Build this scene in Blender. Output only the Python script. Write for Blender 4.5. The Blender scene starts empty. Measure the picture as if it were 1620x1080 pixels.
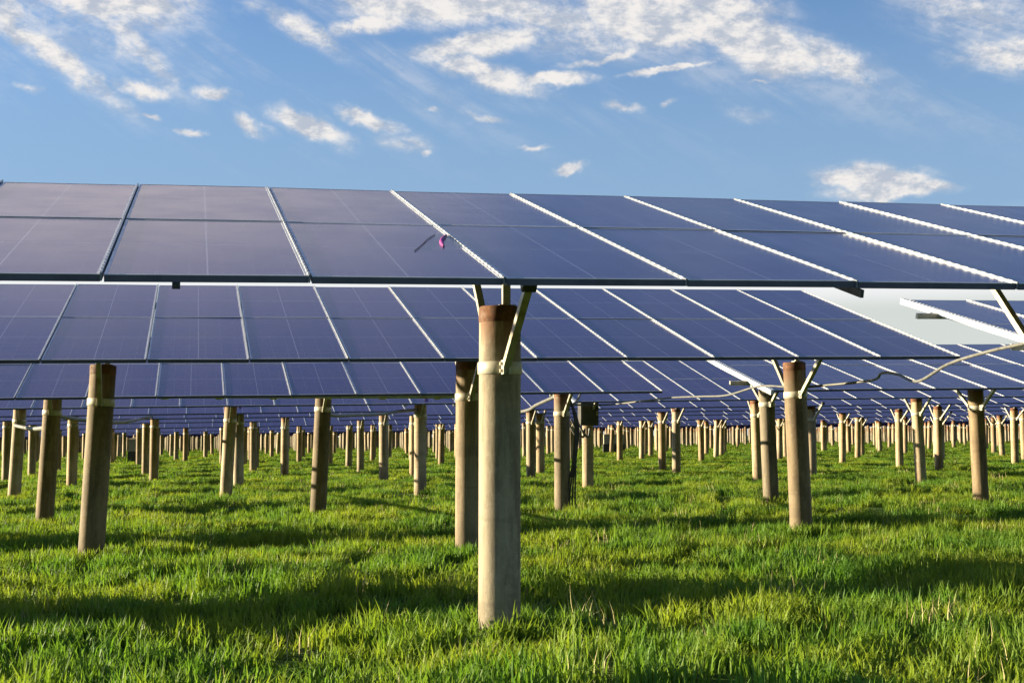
import bpy, math, random
import numpy as np
from mathutils import Vector, Matrix
random.seed(7); rng = np.random.default_rng(7)
S = bpy.context.scene; COL = S.collection
R = math.radians

# ------------------------------------------------------------------ camera
CAMZ = 1.42
cam = bpy.data.cameras.new("camera"); cam_o = bpy.data.objects.new("camera", cam); COL.objects.link(cam_o)
cam.sensor_width = 36.0; cam.lens = 2099 * 36.0 / 1620
cam.clip_start = 0.1; cam.clip_end = 20000
cam_o.location = (0, 0, CAMZ); cam_o.rotation_euler = (R(90 + 4.09), 0, 0)
S.camera = cam_o

# ------------------------------------------------------------------ light and exposure
SUN_EL = R(11.0); SUN_AZ = R(-79.0)          # azimuth from +Y, negative = left
S.view_settings.view_transform = 'Standard'; S.view_settings.look = 'None'
S.view_settings.gamma = 1.0; S.view_settings.use_curve_mapping = False
S.view_settings.exposure = 1.85
sd = Vector((math.sin(SUN_AZ) * math.cos(SUN_EL), math.cos(SUN_AZ) * math.cos(SUN_EL), math.sin(SUN_EL)))
sun = bpy.data.lights.new("sun", 'SUN'); sun.energy = 5.0; sun.angle = R(0.5); sun.color = (1.0, 0.86, 0.56)
sun_o = bpy.data.objects.new("sun", sun); COL.objects.link(sun_o)
sun_o.rotation_euler = sd.to_track_quat('Z', 'Y').to_euler()

# ------------------------------------------------------------------ sky with clouds
W = bpy.data.worlds.new("World"); S.world = W; W.use_nodes = True
nt = W.node_tree; nt.nodes.clear()
class NB:
    def __init__(s, nt): s.nt = nt; s.n = nt.nodes; s.l = nt.links
    def new(s, t, **k):
        x = s.n.new(t)
        for a, b in k.items(): setattr(x, a, b)
        return x
    def put(s, sock, v):
        if isinstance(v, bpy.types.NodeSocket): s.l.new(v, sock)
        else: sock.default_value = v
    def math(s, op, a, b=None, c=None, clamp=False):
        x = s.new('ShaderNodeMath', operation=op, use_clamp=clamp)
        s.put(x.inputs[0], a)
        if b is not None: s.put(x.inputs[1], b)
        if c is not None: s.put(x.inputs[2], c)
        return x.outputs[0]
    def smooth(s, v, a, b, o0=0.0, o1=1.0):
        x = s.new('ShaderNodeMapRange', interpolation_type='SMOOTHSTEP')
        s.put(x.inputs[0], v); s.put(x.inputs[1], a); s.put(x.inputs[2], b); s.put(x.inputs[3], o0); s.put(x.inputs[4], o1)
        return x.outputs[0]
    def noise(s, vec, scale, detail=4, rough=.5, dist=0.0, dim='3D'):
        x = s.new('ShaderNodeTexNoise', noise_dimensions=dim)
        if vec is not None: s.l.new(vec, x.inputs['Vector'])
        x.inputs['Scale'].default_value = scale; x.inputs['Detail'].default_value = detail
        x.inputs['Roughness'].default_value = rough; x.inputs['Distortion'].default_value = dist
        return x
    def mapping(s, vec, loc=(0, 0, 0), rot=(0, 0, 0), scl=(1, 1, 1), kind='POINT'):
        x = s.new('ShaderNodeMapping', vector_type=kind); s.l.new(vec, x.inputs['Vector'])
        x.inputs['Location'].default_value = loc; x.inputs['Rotation'].default_value = rot; x.inputs['Scale'].default_value = scl
        return x.outputs[0]
    def mix(s, f, a, b, blend='MIX'):
        x = s.new('ShaderNodeMix', data_type='RGBA', blend_type=blend); x.clamp_factor = True
        s.put(x.inputs[0], f)
        s.put(x.inputs[6], a if isinstance(a, bpy.types.NodeSocket) else (*a, 1))
        s.put(x.inputs[7], b if isinstance(b, bpy.types.NodeSocket) else (*b, 1))
        return x.outputs[2]
    def combine(s, a, b, c=0.0):
        x = s.new('ShaderNodeCombineXYZ'); s.put(x.inputs[0], a); s.put(x.inputs[1], b); s.put(x.inputs[2], c)
        return x.outputs[0]
    def sep(s, v):
        x = s.new('ShaderNodeSeparateXYZ'); s.l.new(v, x.inputs[0]); return x.outputs

w = NB(nt)
sky = w.new('ShaderNodeTexSky', sky_type='NISHITA'); sky.sun_disc = False
sky.sun_elevation = SUN_EL; sky.sun_rotation = SUN_AZ % (2 * math.pi)
sky.altitude = 0; sky.air_density = 1.0; sky.dust_density = 0.6; sky.ozone_density = 2.0
SKY_STR = 0.056; DS = 0.277        # DS: undoes the exposure for the cloud tones
tc = w.new('ShaderNodeTexCoord')
x, y, z = w.sep(tc.outputs['Generated'])
az = w.math('ARCTAN2', x, y)
el = w.math('ARCSINE', z)
# azimuth and elevation in units of 1/2099 radian
U = w.math('MULTIPLY_ADD', az, 2099.0, 810.0)
V = w.math('MULTIPLY_ADD', el, -2099.0, 690.0)
uv = w.combine(U, V)
warp = w.noise(uv, 0.012, 4, .6)
wv = w.new('ShaderNodeVectorMath', operation='MULTIPLY_ADD'); w.l.new(warp.outputs['Color'], wv.inputs[0])
wv.inputs[1].default_value = (84, 46, 0); wa = w.new('ShaderNodeVectorMath', operation='ADD'); w.l.new(uv, wa.inputs[0]); wa.inputs[1].default_value = (-42, -23, 0)
w.l.new(wa.outputs[0], wv.inputs[2]); uvw = wv.outputs[0]
BL = [(150,20,210,66,10,1.25),(70,110,240,34,32,.85),(220,100,150,34,42,.7),(20,60,140,46,30,.75),(330,-4,140,12,0,.8),(395,32,50,20,0,.45),(480,66,100,26,30,.75),
 (585,52,110,25,-14,.95),(545,10,60,22,20,1.0),(700,14,240,52,0,1.15),(760,78,170,30,-10,1.05),(775,122,125,26,14,1.1),(880,40,170,40,8,.8),
 (1030,34,160,66,10,1.35),(1190,78,180,52,24,1.25),(1310,118,120,40,30,.9),(1140,20,150,35,15,.9),(890,131,80,14,0,1.1),(1065,120,105,9,-9,1.0),(965,100,110,11,-13,.8),
 (230,165,64,18,5,.95),(335,168,44,15,10,.85),(395,210,46,14,18,.95),(490,212,90,25,18,1.1),(580,196,66,17,14,1.05),(640,232,60,22,10,.6),(675,248,18,9,0,.8),
 (65,178,34,9,10,.6),(245,200,24,7,20,.7),(303,225,28,8,5,.75),(690,178,28,8,0,.6),(765,192,50,10,8,.7),(840,237,44,7,0,.8),(903,269,30,10,-8,1.15),
 (985,176,38,14,15,.75),(1062,172,22,8,-10,.6),(1210,138,30,5,0,.8),(1190,190,70,16,15,.4),(1374,298,110,26,6,1.2),(1400,318,120,16,2,1.1),
 (1520,50,170,90,20,.6),(1565,130,110,42,10,.85),(1430,20,60,30,20,.4),(1590,20,70,60,0,.5),(100,70,280,90,12,.45),(960,60,260,70,6,.6)]
den = None
for cx, cy, a, b, rot, st in BL:
    m = w.mapping(uvw, (cx, cy, 0), (0, 0, R(rot)), (a, b, 1), 'TEXTURE')
    ln = w.new('ShaderNodeVectorMath', operation='LENGTH'); w.l.new(m, ln.inputs[0])
    d = w.smooth(ln.outputs['Value'], 1.25, 0.0, 0.0, st)
    den = d if den is None else w.math('MAXIMUM', den, d)
# elsewhere round the sky: scattered clouds of the same sort
gen = w.noise(w.mapping(uv, scl=(1, 2.0, 1)), 0.0035, 5, .55)
gd = w.smooth(gen.outputs['Fac'], .56, .74, 0.0, .8)
out1 = w.smooth(V, -40.0, -120.0)
out2 = w.smooth(w.math('ABSOLUTE', w.math('SUBTRACT', U, 810.0)), 860.0, 1000.0)
den = w.math('MAXIMUM', den, w.math('MULTIPLY', gd, w.math('MAXIMUM', out1, out2)))
# wisps
st1 = w.noise(w.mapping(w.mapping(uv, rot=(0, 0, R(-22))), scl=(0.30, 1.5, 1)), 0.030, 8, .66, .5)
st3 = w.noise(w.mapping(w.mapping(uv, rot=(0, 0, R(-30))), scl=(0.22, 1.3, 1)), 0.009, 6, .6, .4)
st2 = w.noise(uv, 0.042, 9, .68, .5)
wis = w.math('ADD', w.math('MULTIPLY', st1.outputs['Fac'], .52), w.math('MULTIPLY', st2.outputs['Fac'], .48))
k = w.math('MULTIPLY_ADD', wis, 3.4, -1.25)          # about -.2 .. .9
mask = w.math('MULTIPLY', den, w.math('ADD', k, w.math('MULTIPLY', den, .72)))
mask = w.smooth(mask, -0.04, 0.86)
thin = w.math('MULTIPLY', w.smooth(st3.outputs['Fac'], .44, .72, 0.0, .42), w.smooth(V, 330.0, 60.0))
mask = w.math('MAXIMUM', mask, thin)
halo = w.math('MULTIPLY', w.smooth(den, 0.0, .65, 0.0, .62), w.smooth(st1.outputs['Fac'], .28, .62))
mask = w.math('MAXIMUM', mask, halo)
shade = w.smooth(w.noise(w.mapping(uv, scl=(.8, 1.5, 1)), 0.022, 7, .65).outputs['Fac'], .38, .60)
cl = w.mix(shade, (0.50*DS, 0.55*DS, 0.64*DS), (0.93*DS, 0.89*DS, 0.85*DS))
# thin bright bank of cloud lying along the horizon
bn = w.noise(w.mapping(uv, scl=(.3, 1, 1)), 0.02, 4, .5)
bank = w.smooth(w.math('ADD', V, w.math('MULTIPLY', w.math('SUBTRACT', bn.outputs['Fac'], .5), 60.0)), 345.0, 445.0, 0.0, .97)
bankc = w.mix(w.smooth(V, 462.0, 500.0), (0.90*DS, 0.91*DS, 0.91*DS), (0.68*DS, 0.72*DS, 0.68*DS))
skyc = w.new('ShaderNodeVectorMath', operation='SCALE'); w.l.new(sky.outputs[0], skyc.inputs[0]); skyc.inputs[3].default_value = SKY_STR
skyt = w.mix(1.0, skyc.outputs[0], (0.60, 0.77, 1.03), 'MULTIPLY')
front = w.smooth(w.math('ABSOLUTE', w.math('SUBTRACT', U, 810.0)), 2300.0, 1000.0)
veil = w.math('MULTIPLY', w.smooth(V, -100.0, 360.0, .05, .75), front)
base = w.mix(veil, skyt, (0.30*DS, 0.46*DS, 0.66*DS))
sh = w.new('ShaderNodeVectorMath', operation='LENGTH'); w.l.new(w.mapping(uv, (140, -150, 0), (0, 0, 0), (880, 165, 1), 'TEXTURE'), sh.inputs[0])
base = w.mix(w.math('MULTIPLY', bank, front), base, bankc)
fin = w.mix(w.math('MULTIPLY', mask, .95), base, cl)
fin = w.mix(w.smooth(sh.outputs['Value'], 1.0, .25, 0.0, .92), fin, (1.15*DS, 1.0*DS, .93*DS))    # warm bright patch added above the view to lighten the left panels' reflections
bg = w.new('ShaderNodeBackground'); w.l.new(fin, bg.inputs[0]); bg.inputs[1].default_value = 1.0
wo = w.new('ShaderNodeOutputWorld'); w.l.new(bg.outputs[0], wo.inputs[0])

# ------------------------------------------------------------------ helpers
def tag(o, label=None, cat=None, group=None, kind=None):
    if label: o["label"] = label
    if cat: o["category"] = cat
    if group: o["group"] = group
    if kind: o["kind"] = kind
    return o
class MB:
    """collects boxes, tubes, sheets; material index per face"""
    def __init__(s): s.v = []; s.f = []; s.m = []; s.sm = []
    def add(s, vs, fs, mi=0, sm=False):
        b = len(s.v); s.v += [tuple(q) for q in vs]; s.f += [tuple(b + i for i in f) for f in fs]
        s.m += [mi] * len(fs); s.sm += [sm] * len(fs)
    def box(s, x0, x1, y0, y1, z0, z1, mi=0):
        v = [(x0,y0,z0),(x1,y0,z0),(x1,y1,z0),(x0,y1,z0),(x0,y0,z1),(x1,y0,z1),(x1,y1,z1),(x0,y1,z1)]
        s.add(v, [(0,3,2,1),(4,5,6,7),(0,1,5,4),(1,2,6,5),(2,3,7,6),(3,0,4,7)], mi)
    def bar(s, a, b, wd, ht, mi=0):
        a = Vector(a); b = Vector(b); d = (b - a).normalized()
        u = d.cross(Vector((0, 0, 1)));
        if u.length < .05: u = Vector((1, 0, 0))
        u.normalize(); q = u.cross(d).normalized(); vs = []
        for p in (a, b):
            for su, sq in ((-1,-1),(1,-1),(1,1),(-1,1)): vs.append(p + u * wd/2*su + q * ht/2*sq)
        s.add(vs, [(0,1,2,3),(7,6,5,4),(0,4,5,1),(1,5,6,2),(2,6,7,3),(3,7,4,0)], mi)
    def tube(s, pts, rad, n=8, mi=0, caps=True):
        pts = [Vector(p) for p in pts]; vs = []; fs = []
        rad = rad if isinstance(rad, (list, tuple)) else [rad] * len(pts)
        pu = None
        for i, p in enumerate(pts):
            d = (pts[min(i+1, len(pts)-1)] - pts[max(i-1, 0)]).normalized()
            u = d.cross(Vector((0, 1, 0))) if abs(d.y) < .9 else d.cross(Vector((1, 0, 0)))
            u.normalize()
            if pu is not None and u.dot(pu) < 0: u = -u
            pu = u; q = d.cross(u)
            for k in range(n):
                t = 2*math.pi*k/n; vs.append(p + (u*math.cos(t) + q*math.sin(t)) * rad[i])
        for i in range(len(pts)-1):
            for k in range(n): fs.append((i*n+k, i*n+(k+1)%n, (i+1)*n+(k+1)%n, (i+1)*n+k))
        s.add(vs, fs, mi, True)
        if caps:
            s.add(vs[:n], [tuple(range(n))[::-1]], mi); s.add(vs[-n:], [tuple(range(n))], mi)
    def mesh(s, name, mats):
        me = bpy.data.meshes.new(name); me.from_pydata(s.v, [], s.f)
        me.polygons.foreach_set("material_index", s.m); me.polygons.foreach_set("use_smooth", s.sm)
        for m in mats: me.materials.append(m)
        me.update(); me.validate(); return me
    def build(s, name, mats, parent=None):
        return link(name, s.mesh(name, mats if isinstance(mats, (list, tuple)) else [mats]), parent)
def link(name, me, parent=None):
    o = bpy.data.objects.new(name, me); COL.objects.link(o)
    if parent: o.parent = parent
    return o
def empty(name, loc=(0, 0, 0)):
    o = bpy.data.objects.new(name, None); COL.objects.link(o); o.location = loc; o.empty_display_size = .2; return o

# ------------------------------------------------------------------ materials
def newmat(name):
    m = bpy.data.materials.new(name); m.use_nodes = True; b = NB(m.node_tree)
    return m, b, m.node_tree.nodes['Principled BSDF']
def mat_glass():
    m, b, p = newmat("panel_glass")
    tc = b.new('ShaderNodeTexCoord'); x, y, z = b.sep(tc.outputs['Object'])
    fx = b.math('MULTIPLY', b.math('FRACT', b.math('DIVIDE', b.math('ADD', x, 0.0), 1.04)), 1.04)
    def line(c, per, off, wd):
        f = b.math('FRACT', b.math('ADD', b.math('DIVIDE', c, per), off))
        return b.math('LESS_THAN', b.math('MULTIPLY', b.math('ABSOLUTE', b.math('SUBTRACT', f, .5)), per), wd)
    mid = b.math('LESS_THAN', b.math('ABSOLUTE', b.math('SUBTRACT', fx, .51)), .0042)
    cells = line(fx, .1667, .0, .0016)
    rows_ = line(y, .18, .0, .0035)
    hm = line(y, 2.19, 0.007, .006)
    f1 = b.math('MAXIMUM', b.math('MULTIPLY', mid, .55), b.math('MULTIPLY', hm, .5))
    f2 = b.math('MAXIMUM', b.math('MULTIPLY', cells, .24), b.math('MULTIPLY', rows_, .22))
    f = b.math('MAXIMUM', f1, f2)
    oi = b.new('ShaderNodeObjectInfo')
    g = b.new('ShaderNodeNewGeometry')
    n1 = b.noise(g.outputs['Position'], .9, 4, .6)
    rndc = b.mix(oi.outputs['Random'], (0.034, 0.020, 0.105), (0.044, 0.026, 0.125))
    dirt = b.smooth(n1.outputs['Fac'], .45, .8, 0, .22)
    c0 = b.mix(dirt, rndc, (0.085, 0.075, 0.10))
    c = b.mix(f, c0, (0.34, 0.34, 0.44))
    b.l.new(c, p.inputs['Base Color'])
    rr = b.noise(g.outputs['Position'], 2.3, 5, .6)
    b.l.new(b.smooth(rr.outputs['Fac'], .3, .7, .165, .195), p.inputs['Roughness'])
    p.inputs['IOR'].default_value = 1.42
    p.inputs['Specular Tint'].default_value = (.95, .74, 1.0, 1)
    return m
def mat_metal(name, col, rough=.4, metal=.6, stain=None):
    m, b, p = newmat(name)
    g = b.new('ShaderNodeNewGeometry')
    n = b.noise(g.outputs['Position'], 6, 5, .65)
    c2 = stain if stain else tuple(v * .72 for v in col)
    b.l.new(b.mix(b.smooth(n.outputs['Fac'], .42, .75), col, c2), p.inputs['Base Color'])
    n2 = b.noise(g.outputs['Position'], 20, 4, .6)
    b.l.new(b.smooth(n2.outputs['Fac'], .3, .7, max(.05, rough-.1), rough+.12), p.inputs['Roughness'])
    p.inputs['Metallic'].default_value = metal
    return m
def mat_concrete():
    m, b, p = newmat("pile_concrete")
    tc = b.new('ShaderNodeTexCoord'); oi = b.new('ShaderNodeObjectInfo')
    ad = b.new('ShaderNodeVectorMath', operation='ADD'); b.l.new(tc.outputs['Object'], ad.inputs[0])
    sc = b.new('ShaderNodeVectorMath', operation='SCALE'); b.l.new(oi.outputs['Location'], sc.inputs[0]); sc.inputs[3].default_value = 3.7
    b.l.new(sc.outputs[0], ad.inputs[1]); P = ad.outputs[0]
    n1 = b.noise(b.mapping(P, scl=(5, 5, .9)), 1.4, 5, .6)        # vertical streaks
    n2 = b.noise(P, 18, 6, .7)
    n3 = b.noise(b.mapping(P, scl=(.5, .5, 5)), 1.2, 3, .5)        # casting bands
    base = b.mix(b.smooth(n1.outputs['Fac'], .38, .66), (0.32, 0.27, 0.20), (0.17, 0.138, 0.102))
    base = b.mix(b.smooth(n2.outputs['Fac'], .45, .72, 0, .5), base, (0.37, 0.33, 0.26))
    base = b.mix(b.smooth(n3.outputs['Fac'], .58, .64, 0, .35), base, (0.16, 0.13, 0.10))
    x, y, z = b.sep(tc.outputs['Object'])
    top = b.math('MULTIPLY', b.smooth(z, 1.95, 2.20), b.smooth(n1.outputs['Fac'], .40, .55))
    base = b.mix(b.math('MULTIPLY', top, .75), base, (0.17, 0.060, 0.022))
    foot = b.math('MULTIPLY', b.smooth(z, .42, .05), b.smooth(n2.outputs['Fac'], .35, .6))
    base = b.mix(b.math('MULTIPLY', foot, .6), base, (0.10, 0.075, 0.04))
    n4 = b.noise(P, 70, 3, .6)
    base = b.mix(b.smooth(n4.outputs['Fac'], .64, .70, 0, .6), base, (0.10, 0.085, 0.07))     # pores
    n5 = b.noise(b.mapping(P, scl=(3, 3, .35)), 2.2, 6, .7)
    base = b.mix(b.smooth(n5.outputs['Fac'], .54, .62, 0, .55), base, (0.17, 0.12, 0.08))     # run-off stains
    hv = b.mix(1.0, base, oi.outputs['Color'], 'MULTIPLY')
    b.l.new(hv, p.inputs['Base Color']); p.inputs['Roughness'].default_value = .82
    bp = b.new('ShaderNodeBump'); bp.inputs['Strength'].default_value = .35; bp.inputs['Distance'].default_value = .01
    b.l.new(n2.outputs['Fac'], bp.inputs['Height']); b.l.new(bp.outputs[0], p.inputs['Normal'])
    return m
def mat_straw():
    m, b, p = newmat('dry_straw'); p.inputs['Base Color'].default_value = (.42, .36, .17, 1); p.inputs['Roughness'].default_value = .7; return m
def mat_grass():
    m = bpy.data.materials.new("grass_blade"); m.use_nodes = True; b = NB(m.node_tree); b.n.clear()
    oi = b.new('ShaderNodeObjectInfo'); g = b.new('ShaderNodeNewGeometry')
    n1 = b.noise(g.outputs['Position'], .55, 4, .6); n2 = b.noise(g.outputs['Position'], 9, 3, .6)
    c = b.mix(b.smooth(n1.outputs['Fac'], .40, .62), (0.080, 0.185, 0.026), (0.225, 0.280, 0.030))
    c = b.mix(b.math('MULTIPLY', oi.outputs['Random'], .55), c, (0.155, 0.250, 0.034))
    c = b.mix(b.smooth(n2.outputs['Fac'], .62, .78, 0, .6), c, (0.38, 0.37, 0.11))
    c = b.mix(b.smooth(n2.outputs['Fac'], .42, .25, 0, .5), c, (0.035, 0.085, 0.010))
    d = b.new('ShaderNodeBsdfPrincipled'); b.l.new(c, d.inputs['Base Color']); d.inputs['Roughness'].default_value = .55
    d.inputs['Specular IOR Level'].default_value = .2
    t = b.new('ShaderNodeBsdfTranslucent')
    tcx = b.mix(1.0, c, (1.5, 1.45, .75), 'MULTIPLY'); b.l.new(tcx, t.inputs[0])
    mx = b.new('ShaderNodeMixShader'); mx.inputs[0].default_value = .42
    b.l.new(d.outputs[0], mx.inputs[1]); b.l.new(t.outputs[0], mx.inputs[2])
    o = b.new('ShaderNodeOutputMaterial'); b.l.new(mx.outputs[0], o.inputs[0])
    return m
def mat_ground():
    m, b, p = newmat("meadow_soil")
    g = b.new('ShaderNodeNewGeometry')
    n1 = b.noise(g.outputs['Position'], .5, 5, .6); n2 = b.noise(g.outputs['Position'], 7, 5, .65)
    c = b.mix(b.smooth(n1.outputs['Fac'], .4, .65), (0.04, 0.085, 0.012), (0.10, 0.13, 0.016))
    c = b.mix(b.smooth(n2.outputs['Fac'], .5, .7, 0, .7), c, (0.045, 0.038, 0.020))
    b.l.new(c, p.inputs['Base Color']); p.inputs['Roughness'].default_value = .95
    p.inputs['Specular IOR Level'].default_value = .1
    bp = b.new('ShaderNodeBump'); bp.inputs['Strength'].default_value = .8; bp.inputs['Distance'].default_value = .08
    b.l.new(n2.outputs['Fac'], bp.inputs['Height']); b.l.new(bp.outputs[0], p.inputs['Normal'])
    return m
M_GLASS = mat_glass()
M_FRAME = mat_metal("frame_aluminium", (.55, .56, .60), .38, .35, (.42, .44, .48))
M_STRIP = mat_metal('seam_aluminium', (.21, .22, .26), .4, .2, (.15, .16, .19))
M_SIDE = mat_metal('frame_side', (.10, .10, .15), .5, .2)
M_BACK = mat_metal("panel_backsheet", (.55, .56, .58), .6, 0)
M_GALV = mat_metal("galvanised_steel", (.44, .41, .36), .42, .45, (.24, .19, .14))
M_DARK = mat_metal("dark_fitting", (.045, .043, .045), .5, .2)
M_RUST = mat_metal("rusty_plate", (.085, .034, .016), .8, .1, (.24, .085, .028))
M_CONC = mat_concrete()
M_CABLE = mat_metal("pale_conduit", (.13, .128, .125), .5, 0, (.07, .068, .065))
M_HOOP = mat_metal('hoop_zinc', (.46, .43, .37), .5, .1, (.30, .26, .21))
M_BOX = mat_metal("cabinet_dark", (.06, .055, .05), .5, .1)
M_CREAM = mat_metal("cabinet_cream", (.42, .36, .28), .6, 0)
M_MAG = mat_metal("magenta_ribbon", (.25, .02, .20), .6, 0, (.05, .01, .06))

# ------------------------------------------------------------------ ground
GS = 0.011
def gz_np(X, Y):
    fall = np.clip(1 - (np.hypot(X, Y) - 90) / 120, 0, 1)
    und = (.045*np.sin(X*.83+.4*np.sin(Y*.5))*np.cos(Y*.61+1.1) + .03*np.sin(X*1.9+Y*1.3+2) + .02*np.sin(Y*2.7-X*.9))
    return GS * np.clip(X, -220, 220) + und * fall
def gz(x, y): return float(gz_np(np.array([x]), np.array([y]))[0])
def axis(a, b, step, far):
    core = list(np.arange(a, b + 1e-6, step)); t = step
    lo = []; x = a
    while x > -far: t *= 1.18; x -= t; lo.append(x)
    t = step; hi = []; x = b
    while x < far: t *= 1.18; x += t; hi.append(x)
    return np.array(lo[::-1] + core + hi)
gx = axis(-35, 35, .45, 5000); gy = axis(-12, 75, .45, 5000)
XX, YY = np.meshgrid(gx, gy); ZZ = gz_np(XX, YY)
me = bpy.data.meshes.new("ground"); n, mm = XX.shape
vv = np.stack([XX, YY, ZZ], -1).reshape(-1, 3)
ii = np.arange(n*mm).reshape(n, mm)
ff = np.stack([ii[:-1, :-1], ii[:-1, 1:], ii[1:, 1:], ii[1:, :-1]], -1).reshape(-1, 4)
me.from_pydata(vv.tolist(), [], ff.tolist()); me.materials.append(mat_ground())
me.polygons.foreach_set("use_smooth", [True]*len(me.polygons))
tag(link("ground", me), kind="structure")

# ------------------------------------------------------------------ grass (uncountable)
M_GRASS = mat_grass()
M_STRAW = mat_straw()
def tuft(name, nb, rad, h0, h1, wd, mt=None):
    vs = []; fs = []
    for i in range(nb):
        a = rng.uniform(0, 2*math.pi); rr = rad*math.sqrt(rng.uniform()); px, py = rr*math.cos(a), rr*math.sin(a)
        h = rng.uniform(h0, h1) * (1 - .25*rr/rad); b = rng.uniform(0, 2*math.pi); ln = h*rng.uniform(.1, .75)
        wx, wy = math.cos(b+1.57)*wd*.5, math.sin(b+1.57)*wd*.5; dx, dy = math.cos(b)*ln, math.sin(b)*ln
        k = len(vs)
        vs += [(px-wx, py-wy, -.03), (px+wx, py+wy, -.03), (px+dx*.22+wx*.85, py+dy*.22+wy*.85, h*.55), (px+dx*.22-wx*.85, py+dy*.22-wy*.85, h*.55), (px+dx, py+dy, h*(1-.12*ln/h))]
        fs += [(k, k+1, k+2, k+3), (k+3, k+2, k+4)]
    me = bpy.data.meshes.new(name); me.from_pydata(vs, [], fs); me.materials.append(mt or M_GRASS)
    return bpy.data.objects.new(name, me)
def grass_field(name, label, sources, X, Y, sc):
    n = len(X); me = bpy.data.meshes.new(name)
    me.from_pydata(np.stack([X, Y, gz_np(X, Y)], -1).tolist(), [], [])
    rot = np.zeros((n, 3)); rot[:, 2] = rng.uniform(0, 6.28, n); rot[:, 0] = rng.normal(0, .12, n); rot[:, 1] = rng.normal(0.06, .12, n)
    a = me.attributes.new("rot", 'FLOAT_VECTOR', 'POINT'); a.data.foreach_set("vector", rot.ravel().astype(np.float32))
    a = me.attributes.new("scl", 'FLOAT_VECTOR', 'POINT'); a.data.foreach_set("vector", sc.ravel().astype(np.float32))
    a = me.attributes.new("idx", 'INT', 'POINT'); a.data.foreach_set("value", np.where(rng.uniform(0, 1, n) < .05, len(sources)-1, rng.integers(0, len(sources)-1, n)).astype(np.int32))
    me.materials.append(M_GRASS)
    c = bpy.data.collections.new(name + "_tufts")
    for s_ in sources: c.objects.link(s_)
    o = tag(link(name, me), label, "grass", kind="stuff")
    ng = bpy.data.node_groups.new(name + "_scatter", 'GeometryNodeTree')
    ng.interface.new_socket('Geometry', in_out='INPUT', socket_type='NodeSocketGeometry')
    ng.interface.new_socket('Geometry', in_out='OUTPUT', socket_type='NodeSocketGeometry')
    gi = ng.nodes.new('NodeGroupInput'); go = ng.nodes.new('NodeGroupOutput')
    ci = ng.nodes.new('GeometryNodeCollectionInfo'); ci.inputs['Collection'].default_value = c
    ci.inputs['Separate Children'].default_value = True; ci.inputs['Reset Children'].default_value = True
    ip = ng.nodes.new('GeometryNodeInstanceOnPoints'); ip.inputs['Pick Instance'].default_value = True
    def at(nm, t):
        q = ng.nodes.new('GeometryNodeInputNamedAttribute'); q.data_type = t; q.inputs['Name'].default_value = nm; return q.outputs['Attribute']
    L = ng.links.new
    L(gi.outputs[0], ip.inputs['Points']); L(ci.outputs[0], ip.inputs['Instance'])
    L(at('idx', 'INT'), ip.inputs['Instance Index']); L(at('rot', 'FLOAT_VECTOR'), ip.inputs['Rotation']); L(at('scl', 'FLOAT_VECTOR'), ip.inputs['Scale'])
    L(ip.outputs[0], go.inputs[0])
    md = o.modifiers.new("scatter", 'NODES'); md.node_group = ng
    return o
def scatter(y0, y1, dens, margin=2.0, spread=.43):
    wmax = spread*y1 + margin; n = int(dens*2*wmax*(y1-y0))
    X = rng.uniform(-wmax, wmax, n); Y = rng.uniform(y0, y1, n)
    k = np.abs(X) < spread*Y + margin; return X[k], Y[k]
def clump(X, Y):
    f = np.sin(X*2.1+1.3*np.sin(Y*1.7))*np.sin(Y*2.6+1.1*np.sin(X*1.3)) + .6*np.sin(X*5.3+Y*1.1)*np.sin(Y*6.1-X*2.2)
    return 1.0 + .30*f
# ------------------------------------------------------------------ row frame
AL = R(76.75); G = .0175
rv = Vector((math.sin(AL), math.cos(AL), G)).normalized()
hv = Vector((0, 0, 1)).cross(rv).normalized(); nv0 = rv.cross(hv)
PW = 1.04; PL = 2.16; SL = 4.35; TH = .035
def axes(tilt):
    t = R(tilt); s_ = hv*math.cos(t) + nv0*math.sin(t); return s_, rv.cross(s_)
# panel mesh shared by every near table
def panel_mesh():
    b = MB(); b.box(0, PW-.02, 0, PL, -TH, 0, 3)
    # raised aluminium lip round the glass
    w_ = .016
    b.box(0, w_, 0, PL, .0005, .004, 0); b.box(PW-.02-w_, PW-.02, 0, PL, .0005, .004, 0)
    b.box(w_, PW-.02-w_, 0, w_, .0005, .004, 0); b.box(w_, PW-.02-w_, PL-w_, PL, .0005, .004, 0)
    b.add([(w_, w_, .002), (PW-.02-w_, w_, .002), (PW-.02-w_, PL-w_, .002), (w_, PL-w_, .002)], [(0,1,2,3)], 1)
    b.add([(w_, w_, -TH-.002), (PW-.02-w_, w_, -TH-.002), (PW-.02-w_, PL-w_, -TH-.002), (w_, PL-w_, -TH-.002)], [(3,2,1,0)], 2)
    return b.mesh("solar_panel", [M_FRAME, M_GLASS, M_BACK, M_SIDE])
ME_PANEL = panel_mesh()
b = MB()
b.box(-.0095, .000, -.01, SL+.01, -.03, .013, 0)
for i in range(44):                                  # clamp bolts along the strip
    y_ = .06+i*.097; b.box(-.0110, .0005, y_-.024, y_+.024, .004, .0142, 1)
ME_STRIP = b.mesh("seam_strip", [M_STRIP, M_FRAME])
def deck_mesh(n):
    b = MB(); L = n*PW-.02
    b.box(0, L, 0, SL, -TH, 0, 2)
    b.add([(0,0,.003),(L,0,.003),(L,PL,.003),(0,PL,.003)], [(0,1,2,3)], 1)
    b.add([(0,PL+.03,.003),(L,PL+.03,.003),(L,SL,.003),(0,SL,.003)], [(0,1,2,3)], 1)
    for k in range(n+1): b.box(k*PW-.020, k*PW+.000, -.01, SL+.01, .004, .012, 0)
    return b.mesh("panel_deck", [M_FRAME, M_GLASS, M_SIDE])
ME_DECK = {}
GT = "rows of solar panel tables"
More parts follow.
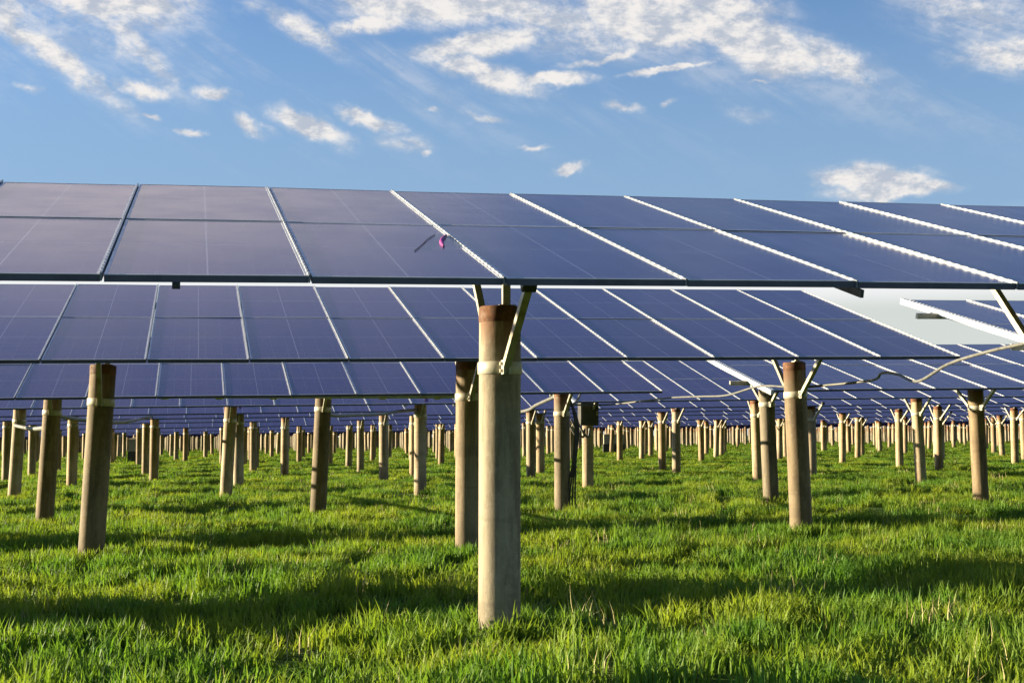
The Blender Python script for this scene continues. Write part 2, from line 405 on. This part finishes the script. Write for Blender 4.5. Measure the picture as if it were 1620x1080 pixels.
TABLES = []
def table(y0, z0, u0, ncol, tilt, label, post_u=(), detail=True):
    s_, n_ = axes(tilt)
    P = Vector((0, y0, z0 + CAMZ)) + rv*u0
    t = empty("solar_table"); tag(t, label, "solar array", GT)
    m = Matrix((rv, s_, n_)).transposed().to_4x4(); m.translation = P; t.matrix_world = m
    L = ncol*PW - .02
    if detail:
        for k in range(ncol):
            for j in range(2):
                o = link("solar_panel", ME_PANEL, t)
                o.location = (k*PW, j*(PL+.03), random.uniform(-.0015, .0015)); o.rotation_euler = (R(random.uniform(-.16, .16)), R(random.uniform(-.22, .22)), 0)
        for k in range(ncol+1):
            o = link("seam_strip", ME_STRIP, t); o.location = (k*PW-.01, 0, 0)
        for yy in (.95, 3.30):
            q = MB(); q.box(-.42, L+.05, yy, yy+.05, -TH-.085, -TH-.004); q.build("purlin", M_GALV, t)
        ups = [u-u0 for u in post_u if -.3 < u-u0 < L+.3] + [-.06]
        for i, ux in enumerate(ups):
            q = MB()
            if i == len(ups)-1: q.box(-.085, -.028, -.05, SL+.05, -.075, .012)
            else: q.box(ux-.03, ux+.03, 1.35, SL+.02, -TH-.17, -TH-.088)
            q.build("rafter" if i < len(ups)-1 else "end_rail", M_GALV if i < len(ups)-1 else M_FRAME, t)
    else:
        if ncol not in ME_DECK: ME_DECK[ncol] = deck_mesh(ncol)
        link("panel_deck", ME_DECK[ncol], t)
        q = MB(); q.box(-.2, L+.2, .95, 1.01, -.12, -TH-.004); q.build("purlin", M_GALV, t)
    TABLES.append((t, y0, z0, tilt)); return t

# ------------------------------------------------------------------ posts
PR = .150
def pile_mesh():
    b = MB(); n = 28; b.tube([(0,0,-.35),(0,0,0),(0,0,1.0),(0,0,2.20)], PR, n); return b.mesh("concrete_pile", [M_CONC])
ME_PILE = pile_mesh()
b = MB(); b.tube([(0,0,2.201),(0,0,2.215),(0,0,2.30),(0,0,2.315)], [PR+.001, PR+.003, PR+.003, PR-.008], 28); ME_CAP = b.mesh("rusty_cap", [M_RUST])
def clamp_mesh():
    b = MB(); n = 28
    b.tube([(0,0,1.825),(0,0,1.83),(0,0,1.91),(0,0,1.915)], [PR+.004, PR+.010, PR+.010, PR+.004], n)
    for sx in (-1, 1):
        for q in (-.020, .020):
            b.box(q-.007, q+.007, min(sx*(PR-.01), sx*(PR+.085)), max(sx*(PR-.01), sx*(PR+.085)), 1.82, 1.92)
        for zz in (1.845, 1.895): b.box(-.045, .045, sx*(PR+.05)-.011, sx*(PR+.05)+.011, zz-.011, zz+.011)
    return b.mesh("hoop_clamp", [M_HOOP])
ME_CLAMP = clamp_mesh()
b = MB(); b.box(-.028, .028, -.022, .022, 0, 1); b.box(-.06, .06, -.05, .05, 0, .03); ME_BRACKET = b.mesh("bracket", [M_GALV])
def unit_bar(name, wd, mat):
    b = MB(); b.box(-wd/2, wd/2, -wd/2, wd/2, 0, 1); return b.mesh(name, [mat])
ME_STRUT = unit_bar("strut", .052, M_GALV); ME_LINK = unit_bar("link_arm", .045, M_DARK)
b = MB(); b.tube([(-.05,0,0),(-.045,0,0),(.045,0,0),(.05,0,0)], [.03,.045,.045,.03], 12); ME_KNOB = b.mesh("pivot", [M_DARK])
def place_bar(o, a, b_):
    a = Vector(a); b_ = Vector(b_); d = b_-a
    o.location = a; o.rotation_euler = d.to_track_quat('Z', 'Y').to_euler(); o.scale = (1, 1, d.length)
POSTANG = AL - R(90)             # local x along the row (clockwise azimuth to ccw angle)
NPOST = [0]
def post(x, y, label, group, hh=2.27, lean=0.0, plane=None, level=3):
    base = gz(x, y); t = empty("support_post", (x, y, base)); tag(t, label, "post", group)
    t.rotation_euler = (random.gauss(0, .006), lean + random.gauss(0, .004), -POSTANG)
    k = hh/2.315
    pl = link("concrete_pile", ME_PILE, t); pl.scale = (1, 1, k)
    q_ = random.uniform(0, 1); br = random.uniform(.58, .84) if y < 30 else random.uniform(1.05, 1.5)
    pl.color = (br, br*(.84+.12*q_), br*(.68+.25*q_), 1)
    if (x, y) == (-.09, 9.53): pl.color = (.95, .93, .93, 1)
    cp = link("rusty_cap", ME_CAP, t); cp.location = (0, 0, 2.20*(k-1))
    if level >= 1:
        cl_ = link("hoop_clamp", ME_CLAMP, t); cl_.location = (0, 0, hh-2.315)
    if level >= 2 and plane:
        y0, z0, tilt = plane
        # height of the panel plane above the post's base, at offset q along the slope direction
        d0 = (Vector((x, y, 0)) - Vector((0, y0, 0))).dot(Vector((hv.x, hv.y, 0)))
        uu = (Vector((x, y, 0)) - Vector((0, y0, 0))).dot(Vector((rv.x, rv.y, 0)))
        def ph(q): return z0 + CAMZ + uu*G + (d0+q)*math.tan(R(tilt)) - base
        zt = hh; zc = hh-.44
        o = link("bracket", ME_BRACKET, t); o.location = (.045, 0, zt+.001); o.scale = (1, 1, max(.05, ph(0)-.21-zt))
        jq, jz = -.86, zc+.50
        o = link("strut", ME_STRUT, t); place_bar(o, (0, -PR-.05, zc), (0, jq, jz))
        o = link("pivot", ME_KNOB, t); o.location = (0, jq, jz)
        o = link("link_arm", ME_LINK, t); place_bar(o, (0, jq, jz), (0, -.28, ph(-.28)-.21))
        o = link("strut", ME_STRUT, t); place_bar(o, (0, PR+.05, zc), (0, 1.35, ph(1.35)-.21))
    return t

# measured row positions: low edge (y at x=0, height above the eye), aisle, posts
LOW = {1: (7.117, .847), 2: (14.538, .856), 3: (21.97, .72), 4: (31.2, .80), 5: (39.6, .80), 6: (46.7, .80)}
AISLE = {1: (8.27, 10.1), 2: (5.48, 7.25), 3: (2.62, 4.68), 4: (-.3, 1.6), 5: (-3.2, -1.4), 6: (-6, -4.2)}
TILT2 = {1: 16.45, 2: 14.8, 3: 14.2}
ROWNAME = {1: "nearest", 2: "second", 3: "third", 4: "fourth", 5: "fifth", 6: "sixth"}
POSTS = {
 1: [(-5.0, 8.30), (-.09, 9.53), (4.47, 10.60)],
 2: [(-15.0, 13.4), (-10.0, 14.6), (-4.96, 15.76), (-.54, 16.24), (3.92, 18.10), (8.9, 18.9)],
 3: [(-17.4, 20.6), (-12.6, 21.7), (-7.97, 22.76), (-3.57, 24.57), (.95, 25.16), (4.99, 25.69), (9.14, 26.0), (13.6, 27.6)],
 4: [(-17.0, 30.4), (-12.0, 32.15), (-7.0, 32.63), (-2.21, 32.11), (2.01, 35.33), (6.87, 37.19), (11.14, 36.31), (15.9, 38.0)],
 5: [(-17.8, 38.4), (-12.96, 39.25), (-8.06, 39.29), (-4.09, 42.5), (.62, 43.43), (5.75, 46.61), (9.5, 42.19), (15.04, 46.92), (19.5, 46.9)],
 6: [(-21.6, 44.2), (-17.04, 44.92), (-12.56, 46.71), (-8.49, 49.75), (-3.6, 48.7), (1.02, 47.68), (5.97, 52.9), (10.8, 51.4), (15.4, 52.9), (20.4, 54.0)]}
LAB = {
 1: ["tall concrete post of the nearest row, cut off by the left edge", "thick concrete post in the middle of the picture, nearest and largest, rusty at the top", "concrete post of the nearest row just past the right edge, its long strut showing"],
 2: ["concrete post of the second row out beyond the left edge", "concrete post of the second row just outside the left edge", "large leaning concrete post on the left with a dark shaded side and pale hoop", "slim looking concrete post half hidden directly behind the central post", "concrete post right of centre with V shaped struts and the conduit tied to its hoop", "concrete post of the second row beyond the right edge"],
 3: ["concrete post of the third row beyond the left edge", "concrete post of the third row outside the left edge", "concrete post just left of the large leaning post, its dark top against the pale conduit", "concrete post standing alone between the leaning left post and the central post", "concrete post with a bundle of cables hanging down its shaded side", "concrete post close behind the one right of centre, on its left", "concrete post nearest the right edge with V shaped struts and rusty top", "concrete post of the third row beyond the right edge"]}
ORD = ["first", "second", "third", "fourth", "fifth", "sixth", "seventh", "eighth", "ninth", "tenth"]
for r_ in (4, 5, 6):
    LAB[r_] = []
    vis = 0
    for (x, y) in POSTS[r_]:
        if abs(x)/y > .40: LAB[r_].append("concrete post of the %s row from the front, beyond the %s edge" % (ROWNAME[r_], "left" if x < 0 else "right")); continue
        LAB[r_].append("%s concrete post from the left in the %s row back" % (ORD[vis].capitalize() if False else ORD[vis], ROWNAME[r_])); vis += 1
LAB[4] = [l if (x, y) != (2.01, 35.33) else "concrete post carrying the dark combiner box, right of the central post" for l, (x, y) in zip(LAB[4], POSTS[4])]
GP = "concrete posts holding up the solar tables"
for r_ in range(1, 7):
    y0, z0 = LOW[r_]; a0, a1 = AISLE[r_]; det = r_ <= 4
    uu = [ (Vector((x, y, 0)) - Vector((0, y0, 0))).dot(Vector((rv.x, rv.y, 0))) for x, y in POSTS[r_]]
    n = 32
    t1 = table(y0, z0, a0-n*PW+.02, n, 16.45, "long tilted solar table of the %s row, left of the cross aisle" % ROWNAME[r_], uu, det)
    n2 = 12 if r_ == 1 else 32
    t2 = table(y0, z0, a1, n2, TILT2.get(r_, 15.8), "tilted solar table of the %s row, right of the cross aisle" % ROWNAME[r_], uu, det)
    if r_ == 1: TAB1 = t1
    for (x, y), lb, u in zip(POSTS[r_], LAB[r_], uu):
        ln = 0
        if r_ <= 4: ln = .042 if x < -3.2 else (-.03 if x > 3.2 else .0)
        if (x, y) == (-.09, 9.53): ln = .006
        tl = 16.45 if u < a0+.3 else TILT2.get(r_, 15.8)
        post(x, y, lb, GP, 2.34 + random.uniform(-.03, .03), ln, (y0, z0, tl), 3 if r_ <= 6 else 1)
# far rows
GF = "distant posts along the grass horizon"
hvec = Vector((hv.x, hv.y, 0)); rvec = Vector((rv.x, rv.y, 0))
yr = 57.4
for i in range(12):
    d0 = yr + 7.8*i; y0 = d0 - 2.5; z0 = .78 + random.uniform(-.12, .12)
    a0 = random.uniform(-4, 3) if i % 2 else random.uniform(-10, 8)
    nm = ["seventh", "eighth", "ninth", "tenth", "eleventh", "twelfth", "thirteenth", "fourteenth", "fifteenth", "sixteenth", "seventeenth", "eighteenth"][i]
    tl = 16.45 + random.uniform(-1, .8)
    spans = [(a0-32*PW, "left"), (a0+1.8, "right")]
    if a0-32*PW > -.42*d0: spans.append((a0-64*PW-1.8, "far left"))
    if a0+1.8+32*PW < .5*d0: spans.append((a0+3.6+32*PW, "far right"))
    for u0, side in spans:
        table(y0, z0, u0, 32, tl, "distant solar table in the %s row from the front, %s part of the row" % (nm, side), (), False)
    ph_ = random.uniform(0, 4.4)
    for k in range(-34, 44):
        u = ph_ + k*4.4 + random.uniform(-.35, .35)
        x = u*rv.x; y = d0 + u*rv.y + random.uniform(-.5, .5)
        if abs(x)/y > .41: continue
        post(x, y, "small pale post in the crowded far rows near the horizon", GF, 2.34 + random.uniform(-.1, .1), random.gauss(0, .02), (y0, z0, tl), 2 if i < 4 else 1)
# rows too far away to tell apart
b = MB()
for i in range(12, 30):
    d0 = yr + 7.8*i
    for k in range(-170, 190):
        u = k*1.7 + random.uniform(-.8, .8); x = u*rv.x; y = d0 + u*rv.y
        if abs(x)/y < .42: zb = gz(x, y); b.tube([(x, y, zb-.2), (x, y, zb+2.3)], .15, 8)
tag(b.build("distant_posts", M_CONC), "thin pale line of the farthest posts at the horizon", "posts", kind="stuff")
b = MB()
s_, n_ = axes(16.0)
for i in range(12, 30):
    d0 = yr + 7.8*i - 2.5
    A = Vector((0, d0, .8+CAMZ)) + rv*(-.5*d0); B_ = A + rv*(1.1*d0)
    vs = [A, B_, B_+s_*SL, A+s_*SL]; vs += [q - n_*.04 for q in vs]
    b.add(vs, [(0,1,2,3),(7,6,5,4),(0,4,5,1),(1,5,6,2),(2,6,7,3),(3,7,4,0)])
tag(b.build("distant_panels", M_GLASS), "dark blue band of the farthest panel rows at the horizon", "solar arrays", kind="stuff")

# ------------------------------------------------------------------ grass fields
near_src = [tuft("grass_tuft", 44, .16, .06, .20, .0140) for _ in range(7)] + [tuft('z_straw_tuft', 9, .15, .12, .26, .006, M_STRAW)]
far_src = [tuft("grass_tuft_far", 60, .28, .06, .17, .018) for _ in range(5)] + [tuft('z_straw_tuft_far', 9, .25, .12, .22, .012, M_STRAW)]
px_l, py_l = [], []
for r_ in (1, 2, 3):
    for (x, y) in POSTS[r_]:
        for i in range(16):
            a_ = rng.uniform(0, 2*math.pi); d_ = rng.uniform(.17, .30); px_l.append(x+d_*math.cos(a_)); py_l.append(y+d_*math.sin(a_))
npst = len(px_l)
Xa, Ya = scatter(5.2, 22, 26); Xb, Yb = scatter(22, 42, 11)
X = np.concatenate([px_l, Xa, Xb]); Y = np.concatenate([py_l, Ya, Yb]); c = clump(X, Y)*rng.uniform(.75, 1.25, len(X))
c[:npst] *= rng.uniform(.65, 1.1, npst)
tall = rng.uniform(0, 1, len(X)) < .02; c[tall] *= 1.5
grass_field("meadow_grass", "lush uneven green grass in the foreground under the panels", near_src, X, Y, np.stack([np.ones(len(X)), np.ones(len(X)), c], -1))
Xa, Ya = scatter(40, 80, 6); Xb, Yb = scatter(78, 190, 1.6)
X = np.concatenate([Xa, Xb]); Y = np.concatenate([Ya, Yb]); c = clump(X, Y)*rng.uniform(.8, 1.2, len(X))
wsc = np.where(Y > 79, 1.9, 1.0)
grass_field("distant_grass", "bright green grass far away between the distant posts", far_src, X, Y, np.stack([wsc, wsc, c], -1))

# ------------------------------------------------------------------ cables, box and odds and ends
CP, SP = math.cos(R(4.09)), math.sin(R(4.09))
def spot(px, py, Y):
    """point at depth Y seen in that direction from the survey station at the camera"""
    a = (px-810)/2099; bb = (540-py)/2099; d = Vector((a, CP-SP*bb, SP+CP*bb)); return Vector((0, 0, CAMZ)) + d*(Y/d.y)
def smooth_path(pts, n=8):
    out = []
    for i in range(len(pts)-1):
        p0 = pts[max(i-1, 0)]; p1 = pts[i]; p2 = pts[i+1]; p3 = pts[min(i+2, len(pts)-1)]
        for k in range(n):
            t = k/n; out.append(.5*((2*p1) + (p2-p0)*t + (2*p0-5*p1+4*p2-p3)*t*t + (3*p1-p0-3*p2+p3)*t**3))
    out.append(pts[-1]); return out
def cable(label, pts, rad, mat=None, name="conduit"):
    b = MB(); b.tube(smooth_path([spot(*q) for q in pts]), rad, 8)
    return tag(b.build(name, mat or M_CABLE), label, "cable", "pale conduits slung between posts")
cable("pale conduit hanging slack from the hoop right of centre to the left", [(1244, 612, 18.1), (1200, 611, 19), (1150, 625, 20), (1108, 627, 21), (1060, 629, 22.5), (1018, 634, 24), (960, 640, 25), (892, 640, 25.1)], .015)
cable("pale conduit looping down from the top right corner of the rows", [(1712, 520, 10.7), (1620, 543, 11.8), (1560, 557, 12.6), (1500, 576, 13.6), (1452, 603, 14.8), (1420, 592, 15.6), (1395, 590, 16.4), (1376, 602, 17.2), (1275, 612, 18.1)], .017)
cable("pale conduit level between the lone left post and the next post right", [(506, 650, 24.6), (530, 657, 26), (565, 656, 28), (600, 655, 29.5), (635, 650, 31), (663, 648, 32.1)], .036)
cable("short pale conduit rising from behind the central post to its right neighbour", [(782, 655, 30), (830, 650, 28), (850, 640, 27), (872, 630, 26), (888, 622, 25.2)], .036)
cable("short pale conduit low between the two posts at far left", [(24, 673, 32), (50, 678, 29), (78, 676, 22.9)], .045)
cable("thin pale conduit sagging past the large leaning post", [(80, 655, 23), (130, 664, 26), (190, 668, 31), (232, 660, 40), (243, 657, 46.7)], .04)
b = MB()
Q0 = spot(-40, 627, 24.0); Q1 = spot(735, 627, 24.0)
b.bar(Q0, Q1, .07, .07)
for i in range(9):
    q = Q0.lerp(Q1, (i+.5)/9); b.bar(q + Vector((0, 0, -.055)), q + Vector((0, 0, .055)), .12, .12)
tag(b.build("cable_tray", M_FRAME), "straight level cable tray running behind the left posts below the third row", "cable tray")
# small junction clip under the low edge of the nearest table
Pj = TAB1.matrix_world.inverted() @ spot(280, 449, 7.0)
q = MB(); q.box(Pj.x-.02, Pj.x+.02, -.012, .05, -.068, -TH-.002); q.build("junction_clip", M_DARK, TAB1)
q = MB(); ux = -2.127 + 4*PW + 32*PW - AISLE[1][0] - .02; q.box(ux+.02, ux+.04, -.03, .4, -TH-.05, -TH-.004); q.build("rail_end", M_DARK, TAB1)
# combiner box on the post
px_, py_ = 2.01, 35.33; zb = gz(px_, py_)
t = empty("combiner_box", (px_, py_-.36, zb+1.62)); tag(t, "dark combiner box fixed high on a post, pale cables at its side", "electrical box")
t.rotation_euler = (0, 0, -POSTANG)
b = MB(); b.box(-.24, .24, -.13, .17, .08, .74); b.box(-.26, .26, -.17, .18, .741, .77); b.build("cabinet", M_BOX, t)
b = MB(); b.box(-.20, .20, -.15, -.132, .12, .70); b.build("door", M_BOX, t)
b = MB(); b.box(.17, .21, -.175, -.151, .34, .46); b.build("handle", M_GALV, t)
for i, dx in enumerate((-.24, -.12, .02)):
    b = MB(); b.tube(smooth_path([Vector((dx, -.05, .0)), Vector((dx-.05, -.1, -.22)), Vector((dx-.20, -.12, -.10)), Vector((dx-.38, -.1, .25))]), .03, 6); b.build("cable", M_CABLE, t)
# hanging bundle at the post left of it
b = MB(); x0, y0_ = .95, 25.16; zb = gz(x0, y0_)
for i in range(4):
    o1 = .17 + .022*i; p = [Vector((x0+.14, y0_-.05, zb+2.2)), Vector((x0+o1+.07, y0_-.08+.02*i, zb+1.7)), Vector((x0+o1+.02, y0_-.1+.02*i, zb+1.0)), Vector((x0+o1+.03*(i-3), y0_-.1, zb+.35)), Vector((x0+o1-.05+.02*i, y0_-.1, zb-.05))]
    b.tube(smooth_path(p), .016, 6, 0)
tag(b.build("cable_bundle", M_DARK), "dark bundle of cables hanging to the grass beside a post", "cables")
b = MB()
b.tube(smooth_path([spot(905, 620, 25.0), spot(922, 605, 26), spot(914, 632, 25.4), spot(896, 645, 25.0)]), .022, 6)
tag(b.build("cable_loop", M_CABLE), "small pale loop of cable next to the dark combiner box", "cable")
# far equipment
for (px, py, Y, wd, lb) in ((971, 714, 105, 1.7, "low distant cabinet with a dark base, right of the central posts"), (216, 722, 82, .9, "small distant cabinet with a dark base, right of the leaning post")):
    p = spot(px, py, Y); zb = gz(p.x, p.y)
    t = empty("equipment_cabinet", (p.x, p.y, zb)); tag(t, lb, "cabinet")
    b = MB(); b.box(-wd/2, wd/2, -.4, .4, -.05, .75); b.build("base", M_BOX, t)
    b = MB(); b.box(-wd/2+.05, wd/2-.05, -.35, .35, .752, 1.5)
    b.add([(-wd/2, -.4, 1.502), (wd/2, -.4, 1.502), (wd/2, .4, 1.502), (-wd/2, .4, 1.502), (0, 0, 1.66)], [(0,1,4),(1,2,4),(2,3,4),(3,0,4),(3,2,1,0)])
    b.build("housing", M_CREAM, t)
# scrap of ribbon and a twig on the third near panel
def on_table1(px, py):
    s_, n_ = axes(16.45); P = Vector((0, LOW[1][0], LOW[1][1]+CAMZ)); o = Vector((0, 0, CAMZ)); d = spot(px, py, 8) - o
    k = (P-o).dot(n_)/d.dot(n_); return o + d*k + n_*.006
b = MB(); A = [on_table1(*q) for q in ((706, 373), (698, 383), (702, 391))]
b.tube(smooth_path(A, 4), [.006, .008, .012, .013, .013, .013, .012, .009, .006], 7)
tag(b.build("ribbon_scrap", M_MAG), "tiny magenta scrap lying on a near panel beside the seam", "scrap")
b = MB(); A = [on_table1(*q) for q in ((688, 372), (676, 380), (668, 388), (656, 398))]
b.tube(smooth_path(A, 3), .003, 6)
tag(b.build("twig", M_DARK), "thin dark twig lying on a near panel left of the magenta scrap", "twig")
